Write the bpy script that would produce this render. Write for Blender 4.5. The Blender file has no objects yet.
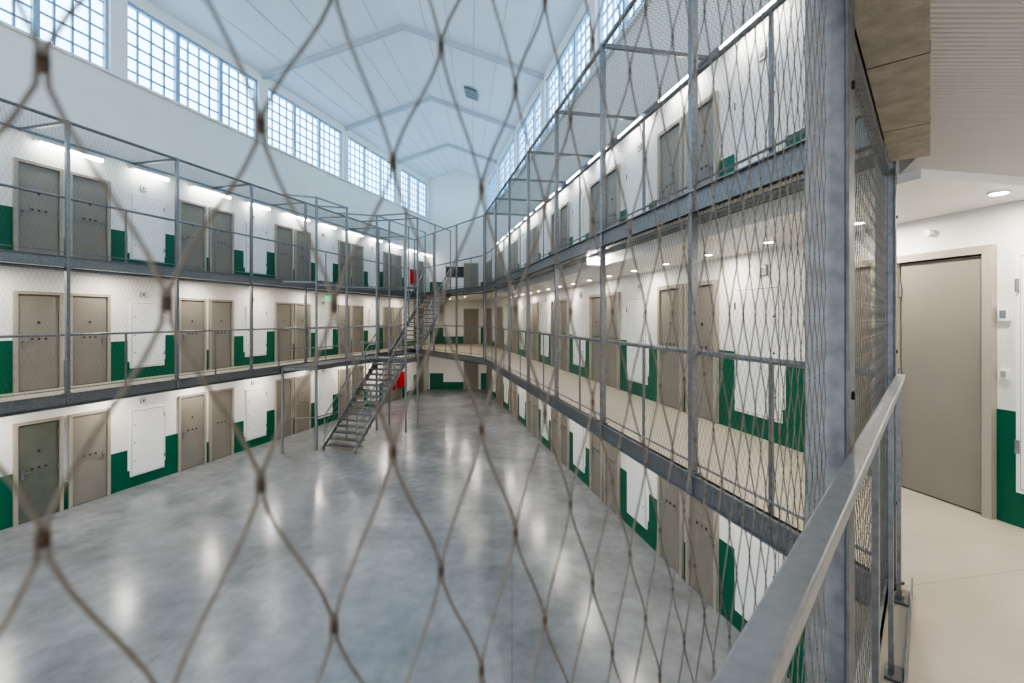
import bpy, bmesh, math, random
import numpy as np
random.seed(4)
EYE=1.6; PITCH=2.85
G0=-PITCH; F1=0.0; F2=PITCH; TOP=2*PITCH
FPX=480.0
scene=bpy.context.scene
# ---------------------------------------------------------------- materials
def mk(name,col,rough=.5,metal=0.0,var=0.0,scale=3.0,bump=0.0,emit=None,es=0.0,bscale=60,rvar=0.0):
    m=bpy.data.materials.new(name); m.use_nodes=True
    nt=m.node_tree; b=nt.nodes['Principled BSDF']
    b.inputs['Base Color'].default_value=(*col,1); b.inputs['Roughness'].default_value=rough
    b.inputs['Metallic'].default_value=metal
    tc=nt.nodes.new('ShaderNodeTexCoord')
    if var>0:
        n=nt.nodes.new('ShaderNodeTexNoise'); n.inputs['Scale'].default_value=scale; n.inputs['Detail'].default_value=6
        r=nt.nodes.new('ShaderNodeValToRGB')
        r.color_ramp.elements[0].position=.3; r.color_ramp.elements[1].position=.7
        r.color_ramp.elements[0].color=(*[max(0,c*(1-var)) for c in col],1)
        r.color_ramp.elements[1].color=(*[min(1,c*(1+var)) for c in col],1)
        nt.links.new(tc.outputs['Object'],n.inputs['Vector']); nt.links.new(n.outputs['Fac'],r.inputs['Fac'])
        nt.links.new(r.outputs['Color'],b.inputs['Base Color'])
        if rvar>0:
            mr=nt.nodes.new('ShaderNodeMapRange'); mr.inputs['To Min'].default_value=rough-rvar; mr.inputs['To Max'].default_value=rough+rvar
            nt.links.new(n.outputs['Fac'],mr.inputs['Value']); nt.links.new(mr.outputs['Result'],b.inputs['Roughness'])
    if bump>0:
        n2=nt.nodes.new('ShaderNodeTexNoise'); n2.inputs['Scale'].default_value=bscale
        bp=nt.nodes.new('ShaderNodeBump'); bp.inputs['Strength'].default_value=bump; bp.inputs['Distance'].default_value=.01
        nt.links.new(tc.outputs['Object'],n2.inputs['Vector']); nt.links.new(n2.outputs['Fac'],bp.inputs['Height'])
        nt.links.new(bp.outputs['Normal'],b.inputs['Normal'])
    if emit:
        b.inputs['Emission Color'].default_value=(*emit,1); b.inputs['Emission Strength'].default_value=es
    return m
M_white=mk('wall_paint_white',(.79,.775,.745),.55,var=.02,scale=1.5)
M_ceil=mk('ceiling_white',(.72,.75,.78),.7,var=.02,scale=.6)
M_green=mk('green_wall_paint',(.003,.13,.072),.42,var=.05)
M_door=mk('door_taupe',(.265,.24,.205),.42,var=.04,scale=2)
M_doorg=mk('door_grey_green',(.14,.15,.125),.3,var=.1)
M_frame=mk('door_frame_beige',(.38,.345,.29),.4,var=.03)
M_hatch=mk('hatch_white',(.83,.83,.81),.35,var=.02)
M_dark=mk('dark_metal',(.05,.05,.05),.35,.6,var=.1)
M_dots=mk('door_fittings',(.07,.065,.06),.35,.5,var=.1)
M_galv=mk('galvanised_steel',(.25,.255,.262),.4,.5,var=.18,scale=26,rvar=.08)
M_galvd=mk('galvanised_steel_matte',(.19,.195,.20),.48,.45,var=.18,scale=22)
M_wire=mk('wire_steel',(.18,.165,.145),.42,.6,var=.1,scale=30)
M_wiren=mk('wire_cable_near',(.215,.185,.155),.45,.4,var=.15,scale=200)
M_knot=mk('wire_ferrule',(.10,.072,.055),.45,.4,var=.15,scale=200)
M_gfloor=mk('gallery_floor_beige',(.52,.465,.385),.32,var=.08,scale=2.5,rvar=.1)
M_conc=mk('concrete_beam',(.40,.355,.29),.8,var=.14,scale=14,bump=.4)
M_win=mk('window_glass_glow',(.5,.75,.95),.3,emit=(.48,.77,1.0),es=3.2)  # panes emit a pale blue glow in place of daylight from outside
M_wframe=mk('window_frame_steel',(.34,.46,.58),.5,var=.03)
M_tube=mk('tube_light',(1,1,1),.4,emit=(1,.98,.94),es=12)
M_down=mk('downlight_lens',(1,1,1),.4,emit=(1,.92,.80),es=14)
M_red=mk('red_paint',(.6,.02,.02),.3,var=.03)
M_sign=mk('sign_green',(.02,.35,.12),.4,emit=(.05,.6,.25),es=.4)
M_rib=mk('roof_rib_grey',(.50,.54,.58),.6,var=.03)
M_grille=mk('vent_grille',(.22,.24,.25),.5,.3,var=.05)
M_black=mk('screen_black',(.01,.012,.02),.15,var=.05)
def floor_mat():
    m=mk('polished_concrete',(.26,.267,.278),.22,var=.2,scale=.7,rvar=.05)
    nt=m.node_tree; b=nt.nodes['Principled BSDF']
    src=b.inputs['Base Color'].links[0].from_socket
    tc=nt.nodes.new('ShaderNodeTexCoord'); 
    br=nt.nodes.new('ShaderNodeTexBrick'); br.inputs['Scale'].default_value=1.0
    br.offset=0; br.inputs['Mortar Size'].default_value=.008; br.inputs['Brick Width'].default_value=4.66; br.inputs['Row Height'].default_value=4.66
    br.inputs['Color1'].default_value=(1,1,1,1); br.inputs['Color2'].default_value=(.94,.94,.95,1); br.inputs['Mortar'].default_value=(.78,.78,.78,1)
    n3=nt.nodes.new('ShaderNodeTexNoise'); n3.inputs['Scale'].default_value=4; n3.inputs['Detail'].default_value=8; n3.inputs['Roughness'].default_value=.55
    r3=nt.nodes.new('ShaderNodeMapRange'); r3.inputs['From Min'].default_value=.25; r3.inputs['From Max'].default_value=.75; r3.inputs['To Min'].default_value=.84; r3.inputs['To Max'].default_value=1.16
    mx=nt.nodes.new('ShaderNodeMixRGB'); mx.blend_type='MULTIPLY'; mx.inputs[0].default_value=1
    mx2=nt.nodes.new('ShaderNodeMixRGB'); mx2.blend_type='MULTIPLY'; mx2.inputs[0].default_value=1
    nt.links.new(tc.outputs['Object'],br.inputs['Vector']); nt.links.new(tc.outputs['Object'],n3.inputs['Vector'])
    nt.links.new(n3.outputs['Fac'],r3.inputs['Value'])
    nt.links.new(src,mx.inputs[1]); nt.links.new(br.outputs['Color'],mx.inputs[2])
    nt.links.new(mx.outputs[0],mx2.inputs[1]); nt.links.new(r3.outputs['Result'],mx2.inputs[2])
    nt.links.new(mx2.outputs[0],b.inputs['Base Color'])
    return m
M_floor=floor_mat()
def rib_ceiling():
    m=mk('ribbed_ceiling_panel',(.56,.55,.53),.6,var=.02)
    nt=m.node_tree; b=nt.nodes['Principled BSDF']
    tc=nt.nodes.new('ShaderNodeTexCoord'); w=nt.nodes.new('ShaderNodeTexWave'); w.inputs['Scale'].default_value=12
    w.bands_direction='Y'
    bp=nt.nodes.new('ShaderNodeBump'); bp.inputs['Strength'].default_value=.35; bp.inputs['Distance'].default_value=.007
    nt.links.new(tc.outputs['Object'],w.inputs['Vector']); nt.links.new(w.outputs['Fac'],bp.inputs['Height']); nt.links.new(bp.outputs['Normal'],b.inputs['Normal'])
    return m
M_ribc=rib_ceiling()
# ---------------------------------------------------------------- frames
class Fr:
    def __init__(s,o,u,n,unit=False): s.o=np.array(o,float); s.u=np.array(u,float); s.n=np.array(n,float)
    def __call__(s,a,b): p=s.o+s.u*a+s.n*b; return (p[0],p[1])
LT=.277; RT=.208
cl=math.sqrt(1+LT*LT); cr=math.sqrt(1+RT*RT)
AL,AR=13.5,4.65
L=Fr((-AL,0),(LT,1),(1/cl,-LT/cl)); NL=1.445
R=Fr((AR,0),(-RT,1),(-1/cr,-RT/cr)); NR=1.763
N=Fr((0,0),(.657,.754),(-.754,.657)); ND=.2; TC=3.654; TP=1.51
A=np.array((-5.075,25.0)); B=np.array((-1.102,19.0)); de=(B-A)/np.linalg.norm(B-A); LE=np.linalg.norm(B-A)
E=Fr(A,de,(de[1],-de[0]))
if np.dot(E.n,(3.1,-22))<0: E.n=-E.n
# ---------------------------------------------------------------- mesh builder
class MB:
    def __init__(s): s.v=[];s.f=[];s.m=[];s.mats=[]
    def mi(s,m):
        if m not in s.mats: s.mats.append(m)
        return s.mats.index(m)
    def hexa(s,p,m):
        i=len(s.v); s.v+=p; k=s.mi(m)
        for q in ((0,3,2,1),(4,5,6,7),(0,1,5,4),(1,2,6,5),(2,3,7,6),(3,0,4,7)):
            s.f.append(tuple(i+j for j in q)); s.m.append(k)
    def fbox(s,F,a0,a1,n0,n1,z0,z1,m):
        c=[F(a0,n0),F(a1,n0),F(a1,n1),F(a0,n1)]
        s.hexa([(x,y,z0) for x,y in c]+[(x,y,z1) for x,y in c],m)
    def prism(s,poly,z0,z1,m,mt=None):
        i=len(s.v); n=len(poly); k=s.mi(m); kt=s.mi(mt) if mt else k
        s.v+=[(x,y,z0) for x,y in poly]+[(x,y,z1) for x,y in poly]
        s.f.append(tuple(i+j for j in range(n))[::-1]); s.m.append(k)
        s.f.append(tuple(i+n+j for j in range(n))); s.m.append(kt)
        for j in range(n):
            s.f.append((i+j,i+(j+1)%n,i+n+(j+1)%n,i+n+j)); s.m.append(k)
    def tube(s,p,q,r,m,seg=8,square=False):
        p=np.array(p,float);q=np.array(q,float);d=q-p; d/=np.linalg.norm(d)
        up=np.array((0,0,1.)) if abs(d[2])<.95 else np.array((1.,0,0))
        a=np.cross(d,up);a/=np.linalg.norm(a);b=np.cross(a,d)
        if square: seg=4
        i=len(s.v);k=s.mi(m); off=math.pi/4 if square else 0
        for c in (p,q):
            for j in range(seg):
                t=2*math.pi*j/seg+off; s.v.append(tuple(c+r*(math.cos(t)*a+math.sin(t)*b)))
        for j in range(seg):
            s.f.append((i+j,i+(j+1)%seg,i+seg+(j+1)%seg,i+seg+j)); s.m.append(k)
        s.f.append(tuple(i+j for j in range(seg))[::-1]); s.m.append(k)
        s.f.append(tuple(i+seg+j for j in range(seg))); s.m.append(k)
    def done(s,name,smooth=False,bevel=0):
        me=bpy.data.meshes.new(name); me.from_pydata(s.v,[],s.f)
        for m in s.mats: me.materials.append(m)
        me.polygons.foreach_set('material_index',s.m)
        bm=bmesh.new(); bm.from_mesh(me); bmesh.ops.recalc_face_normals(bm,faces=bm.faces); bm.to_mesh(me); bm.free()
        ob=bpy.data.objects.new(name,me); scene.collection.objects.link(ob)
        if bevel:
            md=ob.modifiers.new('bevel','BEVEL'); md.width=bevel; md.segments=2; md.limit_method='ANGLE'
        return ob
# ---------------------------------------------------------------- room shell
b=MB(); b.prism([(-16,-4),(8,-4),(8,31),(-16,31)],G0-.2,G0,M_floor); b.done('floor')
ZW0,ZW1,ZE=7.8,9.9,10.2
PIL=[3.0+4.66*k-.01 for k in range(7)]
def shell(F,name,s0,s1,wn):
    b=MB(); b.fbox(F,s0,s1,-.25,0,G0,ZW0,M_white); b.fbox(F,s0,s1,-.25,0,ZW1,ZE+.05,M_white)
    ed=[s0]+[p for p in PIL if s0+1<p<s1-1]+[s1]
    for i,e in enumerate(ed):
        b.fbox(F,max(s0,e-.2),min(s1,e+.2),-.25,.03,ZW0,ZW1,M_white)
    b.fbox(F,s0,s1,0,.10,ZW0-.06,ZW0,M_hatch)
    b.done(name)
    for i in range(len(ed)-1):
        a0=ed[i]+.2;a1=ed[i+1]-.2
        if a1-a0<.8: continue
        w=MB(); w.fbox(F,a0,a1,-.20,-.17,ZW0,ZW1,M_win)
        ns=3 if a1-a0>2.5 else 1; sw=(a1-a0)/ns
        for j in range(ns+1):
            x=a0+j*sw; w.fbox(F,max(a0,x-.06),min(a1,x+.06),-.17,-.06,ZW0,ZW1,M_wframe)
        for z in (ZW0,ZW1-.07): w.fbox(F,a0,a1,-.17,-.06,z,z+.07,M_wframe)
        for j in range(ns):
            for c in range(1,4):
                x=a0+j*sw+c*sw/4; w.fbox(F,x-.024,x+.024,-.165,-.12,ZW0,ZW1,M_wframe)
        for r in range(1,6):
            z=ZW0+(ZW1-ZW0)*r/6; w.fbox(F,a0,a1,-.165,-.12,z-.024,z+.024,M_wframe)
        wn[0]+=1; w.done('window_%d'%wn[0])
wn=[0]
YE=30.0
shell(L,'wall_left',2.0,YE,wn); shell(R,'wall_right',-3.0,YE,wn)
el=L(YE,0); er=R(YE,0)
b=MB(); b.prism([(el[0]-.3,YE),(er[0]+.3,YE),(er[0]+.3,YE+.25),(el[0]-.3,YE+.25)],G0,11.2,M_white); b.done('wall_end')
def roofpts(s):
    l=np.array(L(s,0)); r=np.array(R(s,0)); m=(l+r)/2; h=abs(r[0]-l[0])/2*.356
    return (l[0],l[1],ZE),(m[0],m[1],ZE+h),(r[0],r[1],ZE)
me=MB(); k=me.mi(M_ceil)
for i,s in enumerate([-3.0,YE+.2]):
    for p in roofpts(s): me.v.append(p)
for p in list(me.v): me.v.append((p[0],p[1],p[2]+.15))
me.f=[(0,1,4,3),(1,2,5,4),(6,7,10,9),(7,8,11,10)]; me.m=[0]*4; me.done('ceiling')
ti=0
for s in [x for x in PIL]:
    if s>YE-1: continue
    ti+=1; b=MB(); p=roofpts(s)
    for a,c in ((p[0],p[1]),(p[1],p[2])):
        a=np.array(a);c=np.array(c)
        b.hexa([(a[0],a[1]-.06,a[2]-.16),(c[0],c[1]-.06,c[2]-.16),(c[0],c[1]+.06,c[2]-.16),(a[0],a[1]+.06,a[2]-.16),
                (a[0],a[1]-.06,a[2]),(c[0],c[1]-.06,c[2]),(c[0],c[1]+.06,c[2]),(a[0],a[1]+.06,a[2])],M_rib)
    b.done('trim_%d'%ti)
def rp(s,f):
    l,m,r=[np.array(x) for x in roofpts(s)]
    return m+(r-m)*f if f>=0 else m+(l-m)*(-f)
for f in (-.83,-.67,-.5,-.33,-.17,.17,.33,.5,.67,.83):
    b=MB(); p=rp(-2.5,f); q=rp(YE,f); b.tube((p[0],p[1],p[2]-.005),(q[0],q[1],q[2]-.005),.011,M_rib,4); ti+=1; b.done('trim_%d'%ti)
for s,f in ((14.6,-.13),(20.0,.42),(10.5,.35)):
    p=rp(s,f); q=rp(s,f+(.12 if f>0 else -.12)); 
    b=MB(); w=.42
    b.hexa([(p[0],p[1]-w,p[2]-.08),(q[0],q[1]-w,q[2]-.08),(q[0],q[1]+w,q[2]-.08),(p[0],p[1]+w,p[2]-.08),
            (p[0],p[1]-w,p[2]-.01),(q[0],q[1]-w,q[2]-.01),(q[0],q[1]+w,q[2]-.01),(p[0],p[1]+w,p[2]-.01)],M_grille)
    for t in range(4):
        yy=p[1]-w+.08+t*.2
        b.hexa([(p[0],yy,p[2]-.10),(q[0],yy,q[2]-.10),(q[0],yy+.02,q[2]-.10),(p[0],yy+.02,p[2]-.10),
            (p[0],yy,p[2]-.08),(q[0],yy,q[2]-.08),(q[0],yy+.02,q[2]-.08),(p[0],yy+.02,p[2]-.08)],M_rib)
    b.done('ventilation_grille')
# ---------------------------------------------------------------- gallery slabs
nearpoly=[N(-2.5,ND),N(TC,ND),R(3.245,0),R(-3,0),(-1.64,-3)]
endpoly=[tuple(A),tuple(B),R(19.36,0),R(YE,0),L(YE,0),L(25.4,0)]
for nm,z in (('gallery_walkway',F1),('gallery_walkway',F2)):
    b=MB()
    b.prism([L(2,0),L(2,NL),L(25.39,NL),L(25.39,0)],z-.16,z,M_hatch,M_gfloor)
    b.prism([R(3.245,0),R(3.245,NR),R(19.36,NR),R(19.36,0)],z-.16,z,M_hatch,M_gfloor)
    b.prism(nearpoly,z-.16,z,M_hatch,M_gfloor); b.prism(endpoly,z-.16,z,M_hatch,M_gfloor)
    for F,a0,a1,n in ((L,2,25.5,NL),(R,3.2,19.4,NR),(E,0,LE,0.0),(N,-2.5,TC,ND)):
        b.fbox(F,a0,a1,n-.02,n+.012,z-.19,z+.03,M_galv)
        b.fbox(F,a0,a1,n-.02,n+.05,z+.018,z+.03,M_galv)
        b.fbox(F,a0,a1,n-.02,n+.05,z-.19,z-.178,M_galv)
        if F is not N:
            b.tube((*F(a0,n-.10),z-.235),(*F(a1,n-.10),z-.235),.035,M_galv,10)
            b.tube((*F(a0,n-.24),z-.22),(*F(a1,n-.24),z-.22),.022,M_galvd,8)
    for s in (2.6,3.2,.9):
        b.fbox(R,s,s+.005,0,NR+.0 if s>3 else 1.5,z,z+.001,M_conc)
    b.done(nm)
b=MB(); b.fbox(N,-2.5,TC-.05,.0,.179,F2-.33,F2-.16,M_conc); 
for t in (-1.2,.6,2.2,3.0): b.fbox(N,t,t+.006,-.001,.1795,F2-.331,F2-.17,M_dots)
b.done('concrete_edge_beam')
b=MB()
b.prism([N(-2.5,-.0),N(3.5,-.0),R(3.5,1.35),R(3.33,0.01),R(-3,0.01),(-1.6,-2.9)],F2-.29,F2-.17,M_ribc)
b.done('ceiling_walkway_panel')
b=MB(); b.fbox(R,3.36,19.3,.005,1.35,F2-.35,F2-.17,M_hatch)
b.done('ceiling_soffit')
# ---------------------------------------------------------------- frames / posts / rails
def rail_line(F,n,sps,s0,s1,name_posts=True,half=True,levels=(F1,F2),top=TOP,wall_n=0.0):
    for s in sps:
        p=MB(); w=.033
        p.fbox(F,s-w,s+w,n-.035,n+.035,-.19,top,M_galv)
        for z in levels: p.fbox(F,s-.07,s+.07,n-.05,n+.05,z+.03,z+.045,M_galv)
        if wall_n is not None:
            p.fbox(F,s-.025,s+.025,wall_n,n,top-.06,top,M_galv)
        p.done('steel_post')
    h=MB()
    for z in levels:
        h.tube((*F(s0,n-.06),z+1.25),(*F(s1,n-.06),z+1.25),.027,M_galv,10)
        h.tube((*F(s0,n-.03),z+.12),(*F(s1,n-.03),z+.12),.012,M_galv,6)
        if half:
            for i in range(len(sps)-1):
                s=(sps[i]+sps[i+1])/2
                h.fbox(F,s-.02,s+.02,n-.07,n-.05,z,z+1.24,M_galv)
    h.tube((*F(s0,n),top-.03),(*F(s1,n),top-.03),.035,M_galv,8)
    h.tube((*F(s0,n),F2-.26),(*F(s1,n),F2-.26),.016,M_galv,8)
    if wall_n is not None:
        h.fbox(F,s0,s1,wall_n,wall_n+.04,top-.05,top,M_galv)
    h.done('handrail')
SL=[10.36+2.33*k for k in range(-3,7)]
rail_line(L,NL,SL,2.0,25.39)
SR=[3.245]+[5.23+2.3*k for k in range(7)]
rail_line(R,NR,SR,3.245,19.36)
rail_line(E,0.0,[0.0,2.4,4.8,LE],0,LE,wall_n=None)
for t,w in ((TP,.046),(TC,.045),(-1.4,.046)):
    p=MB(); p.fbox(N,t-w,t+w,ND-.04,ND+.05,-.3,TOP,M_galv)
    p.fbox(N,t-w-.012,t+w+.012,ND-.048,ND-.04,-.3,F2-.35,M_galvd)
    for z in (.5,1.4,2.2):
        p.tube((*N(t,ND-.055),z),(*N(t,ND-.04),z),.012,M_dark,6)
    p.done('steel_post',bevel=.003)
M_rail=mk('handrail_steel',(.36,.36,.36),.4,.35,var=.1,scale=40)
h=MB()
h.fbox(N,-2,TC+.06,.112,.155,1.232,1.262,M_rail)
h.fbox(N,-2,TC+.06,.118,.149,1.21,1.232,M_galvd)
h.done('handrail',bevel=.004)
for t in (1.95,2.75,3.5,.2,-1.0):
    p=MB(); p.fbox(N,t-.03,t+.03,.124,.142,0,1.21,M_galv); p.fbox(N,t-.06,t+.06,.09,.155,0,.012,M_galv); p.done('handrail_stanchion')
b=MB(); b.fbox(N,-2.5,TC,.075,.083,0.0,.08,M_galv); b.fbox(N,-2.5,TC,ND-.02,ND+.02,F2-.40,F2-.36,M_galv)
b.fbox(N,-2.5,TC,ND-.012,ND+.012,.03,.06,M_galv); b.done('screen_frame_rail')
# ---------------------------------------------------------------- woven wire mesh
def wires(name,O,U,V,len_u,len_v,w,h,r,mat,sides=3,sub=1,u0=0,v0=0,knots=False,matk=None,smooth=False):
    O=np.array(O,float);U=np.array(U,float);V=np.array(V,float);W=np.cross(U,V)
    c=w/2; K=int(len_u/c); 
    nseg=int(len_v/(h/2))*sub
    vs=np.arange(nseg+1)*(h/2/sub)
    ph=(vs-v0)/h
    tri=2*np.abs(2*(ph-np.floor(ph+.5)))-1
    if sub>1: tri=np.sign(tri)*np.sin(np.clip(np.abs(tri)*1.12,0,1)*math.pi/2)*.92*.35+tri*.6
    allv=[];allf=[];base=0
    amp=c/2-r*1.0
    for k in range(K):
        sg=1 if k%2==0 else -1
        us=u0+(k+.5)*c+sg*tri*amp/(max(1e-6,np.abs(tri).max()))
        P=O+us[:,None]*U+vs[:,None]*V
        ring=[]
        for j in range(sides):
            t=2*math.pi*j/sides+.5
            ring.append(P+r*(math.cos(t)*U+math.sin(t)*W))
        ring=np.stack(ring,1).reshape(-1,3)
        allv.append(ring)
        i=np.arange(nseg)[:,None]*sides; j=np.arange(sides)[None,:]; j2=(j+1)%sides
        f=np.stack([i+j,i+j2,i+sides+j2,i+sides+j],-1).reshape(-1,4)+base
        allf.append(f); base+=len(ring)
    mats=[mat]; mi=[np.zeros(sum(len(f) for f in allf),int)]
    if knots:
        mats.append(matk); kv=[];cnt=0
        for k in range(-1,K):
            sg=1 if k%2==0 else -1
            off=.5 if sg>0 else 0.0
            m0=math.ceil((0-v0)/h-off)
            v=v0+(m0+off)*h
            while v<len_v:
                C=O+(u0+(k+1)*c)*U+v*V
                rr=r*1.9; hh=r*3.2
                segs=8
                for (dz,sc) in ((-hh,.55),(-hh*.7,1),(hh*.7,1),(hh,.55)):
                    for j in range(segs):
                        t=2*math.pi*j/segs; kv.append(C+dz*V+sc*(rr*1.15*math.cos(t)*U+rr*.8*math.sin(t)*W))
                v+=h; cnt+=1
        kv=np.array(kv); allv.append(kv); ff=[]
        for q in range(cnt):
            for l in range(3):
                for j in range(8):
                    o=base+q*32+l*8; ff.append((o+j,o+(j+1)%8,o+8+(j+1)%8,o+8+j))
        allf.append(np.array(ff)); mi.append(np.ones(len(ff),int))
    V_=np.concatenate(allv); F_=np.concatenate(allf); MI=np.concatenate(mi)
    me=bpy.data.meshes.new(name)
    me.vertices.add(len(V_)); me.vertices.foreach_set('co',V_.astype(np.float32).ravel())
    me.loops.add(len(F_)*4); me.loops.foreach_set('vertex_index',F_.astype(np.int32).ravel())
    me.polygons.add(len(F_)); me.polygons.foreach_set('loop_start',np.arange(len(F_),dtype=np.int32)*4)
    for m in mats: me.materials.append(m)
    me.polygons.foreach_set('material_index',MI.astype(np.int32))
    me.polygons.foreach_set('use_smooth',np.ones(len(F_),bool))
    me.update(calc_edges=True); me.validate()
    ob=bpy.data.objects.new(name,me); scene.collection.objects.link(ob); return ob
def p3(F,a,n,z): x,y=F(a,n); return (x,y,z)
def un(v): v=np.array((v[0],v[1],0.)); return v/np.linalg.norm(v)
Z=(0,0,1)
w0,h0=.062,.142
wires('wire_mesh_screen',p3(N,.0160-.062*18,ND,.06),un(N.u),Z,TP-.05-(.0160-.062*18),2.38,w0,h0,.00092,M_wiren,6,6,0,(EYE+.076-.06)%h0,True,M_knot)
wires('wire_mesh_screen',p3(N,TP+.05,ND,.06),un(N.u),Z,TC-TP-.1,2.38,w0,h0,.0011,M_wire,4,2,0,.03,True,M_knot)
wires('wire_mesh_screen',p3(R,3.26,NR+.02,-.2),un(R.u),Z,(19.36-3.26)*cr,TOP+.15,w0,h0,.0011,M_wire,3,1)
wires('wire_mesh_screen',p3(L,2.0,NL+.02,-.2),un(L.u),Z,(25.39-2)*cl,TOP+.15,w0*1.5,h0*1.5,.0012,M_wire,3,1)
wires('wire_mesh_screen',p3(E,0,.02,-.2),un(E.u),Z,LE,TOP+.15,w0*1.5,h0*1.5,.0012,M_wire,3,1)
wires('wire_mesh_roof',p3(R,3.26,0.02,TOP-.02),un(R.u),(R.n[0],R.n[1],0),(19.36-3.26)*cr,NR,.07,.12,.0018,M_wire,3,1)
wires('wire_mesh_roof',p3(L,2,0.02,TOP-.02),un(L.u),(L.n[0],L.n[1],0),(25.4-2)*cl,NL,.07,.12,.0018,M_wire,3,1)
# ---------------------------------------------------------------- doors, hatches, green paint
dn=[0]
def door(F,s,z,w=.78,mat=M_door,mir=False,plain=False):
    b=MB(); fw=.065; H=2.12
    b.fbox(F,s-fw,s,0,.06,z,z+H+fw,M_frame); b.fbox(F,s+w,s+w+fw,0,.06,z,z+H+fw,M_frame)
    b.fbox(F,s,s+w,0,.06,z+H,z+H+fw,M_frame)
    b.fbox(F,s+.012,s+w-.012,.0,.018,z+.012,z+H-.012,mat)
    b.fbox(F,s,s+w,.0,.006,z,z+H,M_dots)
    hx=s+w-.09 if mir else s+.09
    ox=s+.05 if mir else s+w-.05
    for zz in (.3,1.0,1.8): b.tube(p3(F,ox+(-.04 if mir else .04),.03,z+zz),p3(F,ox+(-.04 if mir else .04),.03,z+zz+.12),.012,M_galv)
    if not plain:
        b.fbox(F,hx-.022,hx+.022,.018,.028,z+.94,z+1.14,M_galv)
        b.tube(p3(F,hx,.03,z+1.08),p3(F,hx,.07,z+1.08),.01,M_galv)
        b.tube(p3(F,hx,.065,z+1.08),p3(F,hx+(-.11 if mir else .11),.065,z+1.08),.009,M_galv)
        m=s+w/2
        b.tube(p3(F,m,.018,z+1.5),p3(F,m,.03,z+1.5),.026,M_dots)
        b.fbox(F,m-.17,m+.17,.018,.026,z+1.05,z+1.22,M_frame if False else mat)
        for q in (-.12,0,.12): b.fbox(F,m+q-.02,m+q+.02,.026,.034,z+1.115,z+1.155,M_dots)
    dn[0]+=1; b.done('door_%d'%dn[0])
def hatch(F,s,w,z,h0=.28,h1=2.02):
    b=MB(); b.fbox(F,s,s+w,0,.035,z+h0,z+h1,M_hatch)
    b.fbox(F,s+.035,s+w-.035,.035,.045,z+h0+.035,z+h1-.035,M_hatch)
    for (a0,a1,q0,q1) in ((s+.028,s+.036,h0+.03,h1-.03),(s+w-.036,s+w-.028,h0+.03,h1-.03)):
        b.fbox(F,a0,a1,.034,.037,z+q0,z+q1,M_dark)
    for q in (h0+.028,h1-.036): b.fbox(F,s+.03,s+w-.03,.034,.037,z+q,z+q+.008,M_dark)
    for q in (h0+.4,(h0+h1)/2,h1-.4): b.tube(p3(F,s+.1,.045,z+q),p3(F,s+.1,.052,z+q),.016,M_dark)
    for q in (h0+.3,h1-.3): b.tube(p3(F,s+w-.01,.045,z+q),p3(F,s+w-.01,.045,z+q+.1),.012,M_galv)
    b.done('service_hatch')
def green(F,a0,a1,z,h,n=.006):
    g.fbox(F,a0,a1,0,n,z,z+h,M_green)
g=MB()
def bay(F,s,period,z,smax,first_mat=M_door,smin=-99,dw=.74,step=.98,near=False,plain=False):
    a=s; bb=s+step
    for x,mr,mt in ((a,False,first_mat),(bb,True,M_door)):
        if x>smin and x+dw<smax: door(F,x,z,dw,mt,mr,plain)
    green(F,a+dw+.065,bb-.065,z,.62)
    p0=bb+dw+.065; p1=s+period-.065
    if p1>smax: p1=smax
    if p1-p0>.4 and p0>smin:
        wp=p1-p0
        if near:
            green(F,p0,p1,z,.88); hatch(F,p1-1.12,.98,z,.27,2.1); return
        green(F,p0,p0+wp*.24,z,1.0); green(F,p0+wp*.24,p1-wp*.2,z,.45); green(F,p1-wp*.2,p1,z,1.12)
        if wp>1.2: hatch(F,p0+wp*.27,min(.98,wp*.5),z)
        q=MB(); s1=p0+wp*.42
        q.fbox(F,s1,s1+.14,0,.025,z+2.16,z+2.30,M_grille); q.fbox(F,s1+.01,s1+.13,.025,.028,z+2.17,z+2.29,M_hatch); q.fbox(F,s1+.035,s1+.105,.028,.03,z+2.195,z+2.265,M_grille)
        q.done('cell_number_sign')
PL=3.62; PR=3.45
for lv,z in enumerate((G0,F1,F2)):
    for k in range(-2,6):
        bay(L,10.31+PL*k,PL,z,YE-.1,M_doorg if (lv==0 and k==0) else M_door,2.1)
    for k in range(-1,8):
        bay(R,3.88+PR*k,PR,z,YE-.1,dw=.68,step=.93,near=(k==-1),plain=(k==0 and lv==1))
g.done('green_wall_paint')
b=MB(); b.fbox(R,3.725,3.795,0,.03,1.58,1.68,M_hatch); b.fbox(R,3.74,3.78,.03,.034,1.60,1.66,M_grille); b.done('thermostat')
b=MB(); b.fbox(R,3.73,3.79,0,.02,1.12,1.2,M_hatch); b.fbox(R,3.745,3.775,.02,.03,1.135,1.185,M_frame); b.done('light_switch')
b=MB(); b.tube(p3(R,4.3,0,2.36),p3(R,4.3,.05,2.36),.03,M_hatch,14); b.done('smoke_detector')
W=Fr((el[0],YE),(1,0),(0,-1))
g=MB(); wd=er[0]-el[0]
for z in (G0,F1,F2):
    door(W,wd*.62,z,.8); 
    green(W,.05,wd*.25,z,1.0); green(W,wd*.9,wd,z,1.0); green(W,wd*.25,wd*.6,z,.45)
g.done('green_wall_paint')
b=MB(); b.fbox(W,wd*.3,wd*.3+1.1,.0,.06,F2+1.3,F2+1.95,M_dark); b.fbox(W,wd*.3+.03,wd*.3+1.07,.06,.065,F2+1.33,F2+1.92,M_black); b.done('wall_television')
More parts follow.
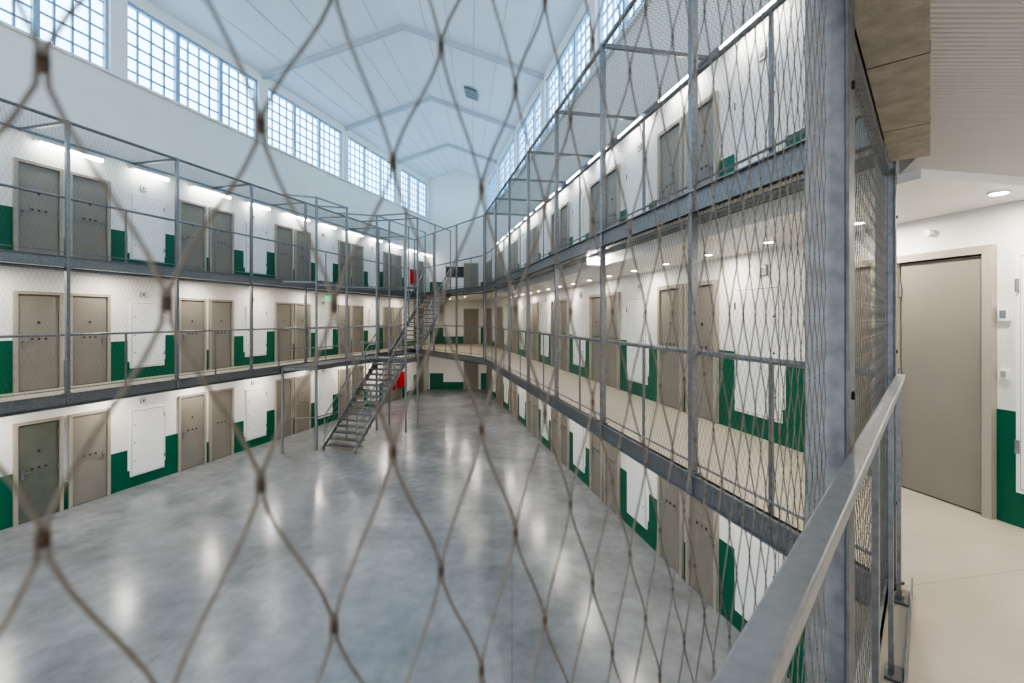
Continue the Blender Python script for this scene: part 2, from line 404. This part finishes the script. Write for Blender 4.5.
# ---------------------------------------------------------------- lights
def lamp_area(name,loc,power,size,col,parent,rot=(0,0,0),sy=None):
    ld=bpy.data.lights.new(name,'AREA'); ld.energy=power; ld.color=col; ld.size=size
    ld.shape='DISK'
    o=bpy.data.objects.new(name,ld); o.location=loc; o.rotation_euler=rot; scene.collection.objects.link(o); o.parent=parent
def tube_fix(F,s,ln):
    b=MB(); z=TOP-.28
    b.fbox(F,s-ln/2,s+ln/2,.0,.22,z+.09,z+.12,M_hatch)
    b.fbox(F,s-ln/2,s+ln/2,.15,.25,z+.06,z+.09,M_hatch)
    b.fbox(F,s-ln/2+.02,s+ln/2-.02,.155,.245,z-.01,z+.06,M_tube)
    b.done('fluorescent_light')
for k in range(-1,6): tube_fix(L,11.2+PL*k,1.25); 
for k in range(-1,5): tube_fix(L,13.0+PL*k,.9)
for k in range(-2,12): tube_fix(R,6.42+1.7*k,1.05)
def down(x,y,z,pw=9):
    b=MB(); b.tube((x,y,z-.012),(x,y,z+.0),.062,M_hatch,18); b.tube((x,y,z-.016),(x,y,z-.012),.048,M_down,18)
    o=b.done('recessed_downlight')
    if pw: lamp_area('lamp',(x,y,z-.03),pw,.1,(1,.92,.81),o)
for z in (F2-.16,F1-.16):
    zr=F2-.35 if z>1 else z
    for k in range(0,15):
        x,y=R(3.5+1.14*k+1.1,.45); down(x,y,zr,14 if k%2==0 else 0)
    for k in range(0,10):
        x,y=L(5.0+2.33*k,.7); down(x,y,z,19)
    for x,y in ((-3.5,27),(-2.4,24.5),(-1.6,21.5)): down(x,y,z,18)
x,y=R(3.52,.45); down(x,y,F2-.35,12)
for s in (2.2,.9,-.5):  # added lamps out of view, to brighten the near ceiling and beam
    x,y=R(s,.6); down(x,y,F2-.29,12)
b=MB(); b.fbox(R,8.3,8.34,1.37,1.7,F2-.36,F2-.2,M_tube); b.tube(p3(R,8.32,1.53,F2-.2),p3(R,8.32,1.53,F2-.16),.01,M_galv); b.done('exit_sign')
# ---------------------------------------------------------------- staircase
G=np.array((-5.72,16.0)); T=np.array((-3.5,22.6)); dv=(T-G); LN=np.linalg.norm(dv); d=dv/LN
SF=Fr(G,d,(d[1],-d[0]))
run=(LN-.9)/2
st=MB(); hw=.64
def flight(t0,z0):
    n=16; dz=PITCH/n; dt=run/n
    for i in range(1,n):
        st.fbox(SF,t0+(i-1)*dt,t0+(i-1)*dt+.27,-hw,hw,z0+i*dz-.035,z0+i*dz,M_galvd)
        st.fbox(SF,t0+(i-1)*dt,t0+(i-1)*dt+.02,-hw,hw,z0+i*dz-.05,z0+i*dz+.003,M_rail)
    for sgn in (-1,1):
        n0=sgn*hw
        c=[SF(t0-.12,n0-.02),SF(t0+run,n0-.02),SF(t0+run,n0+.02),SF(t0-.12,n0+.02)]
        zb=[z0-.0,z0+PITCH-.24,z0+PITCH-.24,z0-.0]; zt=[z0+.14,z0+PITCH+.02,z0+PITCH+.02,z0+.14]
        st.hexa([(p[0],p[1],q) for p,q in zip(c,zb)]+[(p[0],p[1],q) for p,q in zip(c,zt)],M_galv)
        for hh,r in ((1.05,.026),(.75,.01),(.5,.01),(.28,.01)):
            st.tube(p3(SF,t0,n0,z0+hh+.1),p3(SF,t0+run,n0,z0+PITCH+hh),r,M_galv,8)
        for i in range(0,5):
            t=i/4; st.tube(p3(SF,t0+run*t,n0,z0+PITCH*t),p3(SF,t0+run*t,n0,z0+PITCH*t+1.07),.022,M_galv,square=True)
flight(0,G0); flight(run+.9,F1)
m1l=SF(run,-hw-.02);m1r=SF(run,hw+.02);m2r=SF(run+.9,hw+.02);m2l=SF(run+.9,-hw-.02)
ra=L(18.6+.386,NL+.07); rb=L(20.2+.386,NL+.07)
st.prism([ra,m1l,m1r,m2r,m2l,rb],F1-.16,F1,M_galvd)
for p in (m1l,m1r,m2r,m2l):
    st.tube((*p,G0),(*p,TOP),.05,M_galv,square=True)
for z in (F2-.05,TOP-.04):
    for p,q in ((m1l,m1r),(m1r,m2r),(m2r,m2l),(m2l,m1l),(m1l,ra),(m2l,rb)):
        st.tube((*p,z),(*q,z),.035,M_galv,square=True)
for z in (F1+1.25,F1+.6):
    for p,q in ((m1l,ra),(m2l,rb),(m1r,m2r)):
        st.tube((*p,z),(*q,z),.022,M_galv)
for tt in (run+.9+run*.5,run*2+.9):
    for n0 in (-hw-.02,hw+.02):
        zz=F1+PITCH*((tt-run-.9)/run)
        st.tube(p3(SF,tt,n0,zz-.2),p3(SF,tt,n0,TOP),.038,M_galv,square=True)
for n0 in (-hw-.02,hw+.02):
    st.tube(p3(SF,run+.9,n0,TOP-.04),p3(SF,2*run+.9,n0,TOP-.04),.03,M_galv,square=True)
ca=SF(-.1,-hw-.25); cb=SF(1.5,-hw-.25); la=L(16.2,NL+.07); lb=L(17.8,NL+.07)
for p in (ca,cb,la,lb):
    st.tube((*p,G0),(*p,F1-.05),.045,M_galv,square=True)
for p in (ca,cb):
    st.tube((*p,F1),(*p,TOP),.045,M_galv,square=True)
for z in (F1-.1,TOP-.04,F2-.05):
    for p,q in ((ca,cb),(ca,la),(cb,lb)): st.tube((*p,z),(*q,z),.035,M_galv,square=True)
st.prism([la,ca,cb,m1l,ra],F1-.16,F1,M_galvd)
for z in (F1+1.25,G0+1.1,F1+.6):
    st.tube((*la,z),(*ca,z),.02,M_galv); st.tube((*ca,z),(*cb,z),.02,M_galv)
st.done('staircase')
# ---------------------------------------------------------------- extinguishers / red boxes
def ext(x,y,z):
    b=MB(); b.tube((x,y,z),(x,y,z+.45),.08,M_red,16); b.tube((x,y,z+.45),(x,y,z+.5),.05,M_red,14); b.tube((x,y,z+.5),(x,y,z+.58),.025,M_dark,10)
    b.tube((x,y,z+.55),(x+.09,y-.02,z+.6),.012,M_dark); b.tube((x+.06,y-.03,z+.55),(x+.1,y-.02,z+.15),.012,M_dark); b.done('fire_extinguisher')
x,y=L(25.6,.12); ext(x,y,G0+.6)
for z,s in ((G0,26.1),(F2,27.5)):
    b=MB(); b.fbox(L,s,s+.5,0,.2,z+.7,z+1.5,M_red); b.fbox(L,s+.04,s+.46,.2,.21,z+.74,z+1.46,M_red); b.tube(p3(L,s+.4,.21,z+1.1),p3(L,s+.4,.24,z+1.1),.02,M_galv); b.done('fire_hose_cabinet')
for s in (19.6,):
    b=MB(); b.fbox(L,s,s+.04,.5,.85,F1+2.3,F1+2.48,M_sign); b.tube(p3(L,s+.02,.67,F1+2.48),p3(L,s+.02,.67,F2-.16),.008,M_galv); b.done('exit_sign')
# ---------------------------------------------------------------- world, camera
w=bpy.data.worlds.new('world'); scene.world=w; w.use_nodes=True
bg=w.node_tree.nodes['Background']; bg.inputs[0].default_value=(.88,.94,1,1); bg.inputs[1].default_value=1.25
cam=bpy.data.cameras.new('camera'); co=bpy.data.objects.new('camera',cam); scene.collection.objects.link(co)
co.location=(0,0,EYE); co.rotation_euler=(math.pi/2,0,0)
cam.sensor_width=36; cam.lens=FPX/1024*36; cam.shift_y=-23.5/1024; cam.clip_start=.01; cam.clip_end=200
cam.dof.use_dof=True; cam.dof.focus_distance=5.0; cam.dof.aperture_fstop=6.0
scene.camera=co
scene.view_settings.view_transform='AgX'
scene.view_settings.exposure=.32
try: scene.view_settings.look='AgX - High Contrast'
except Exception as e: print(e)
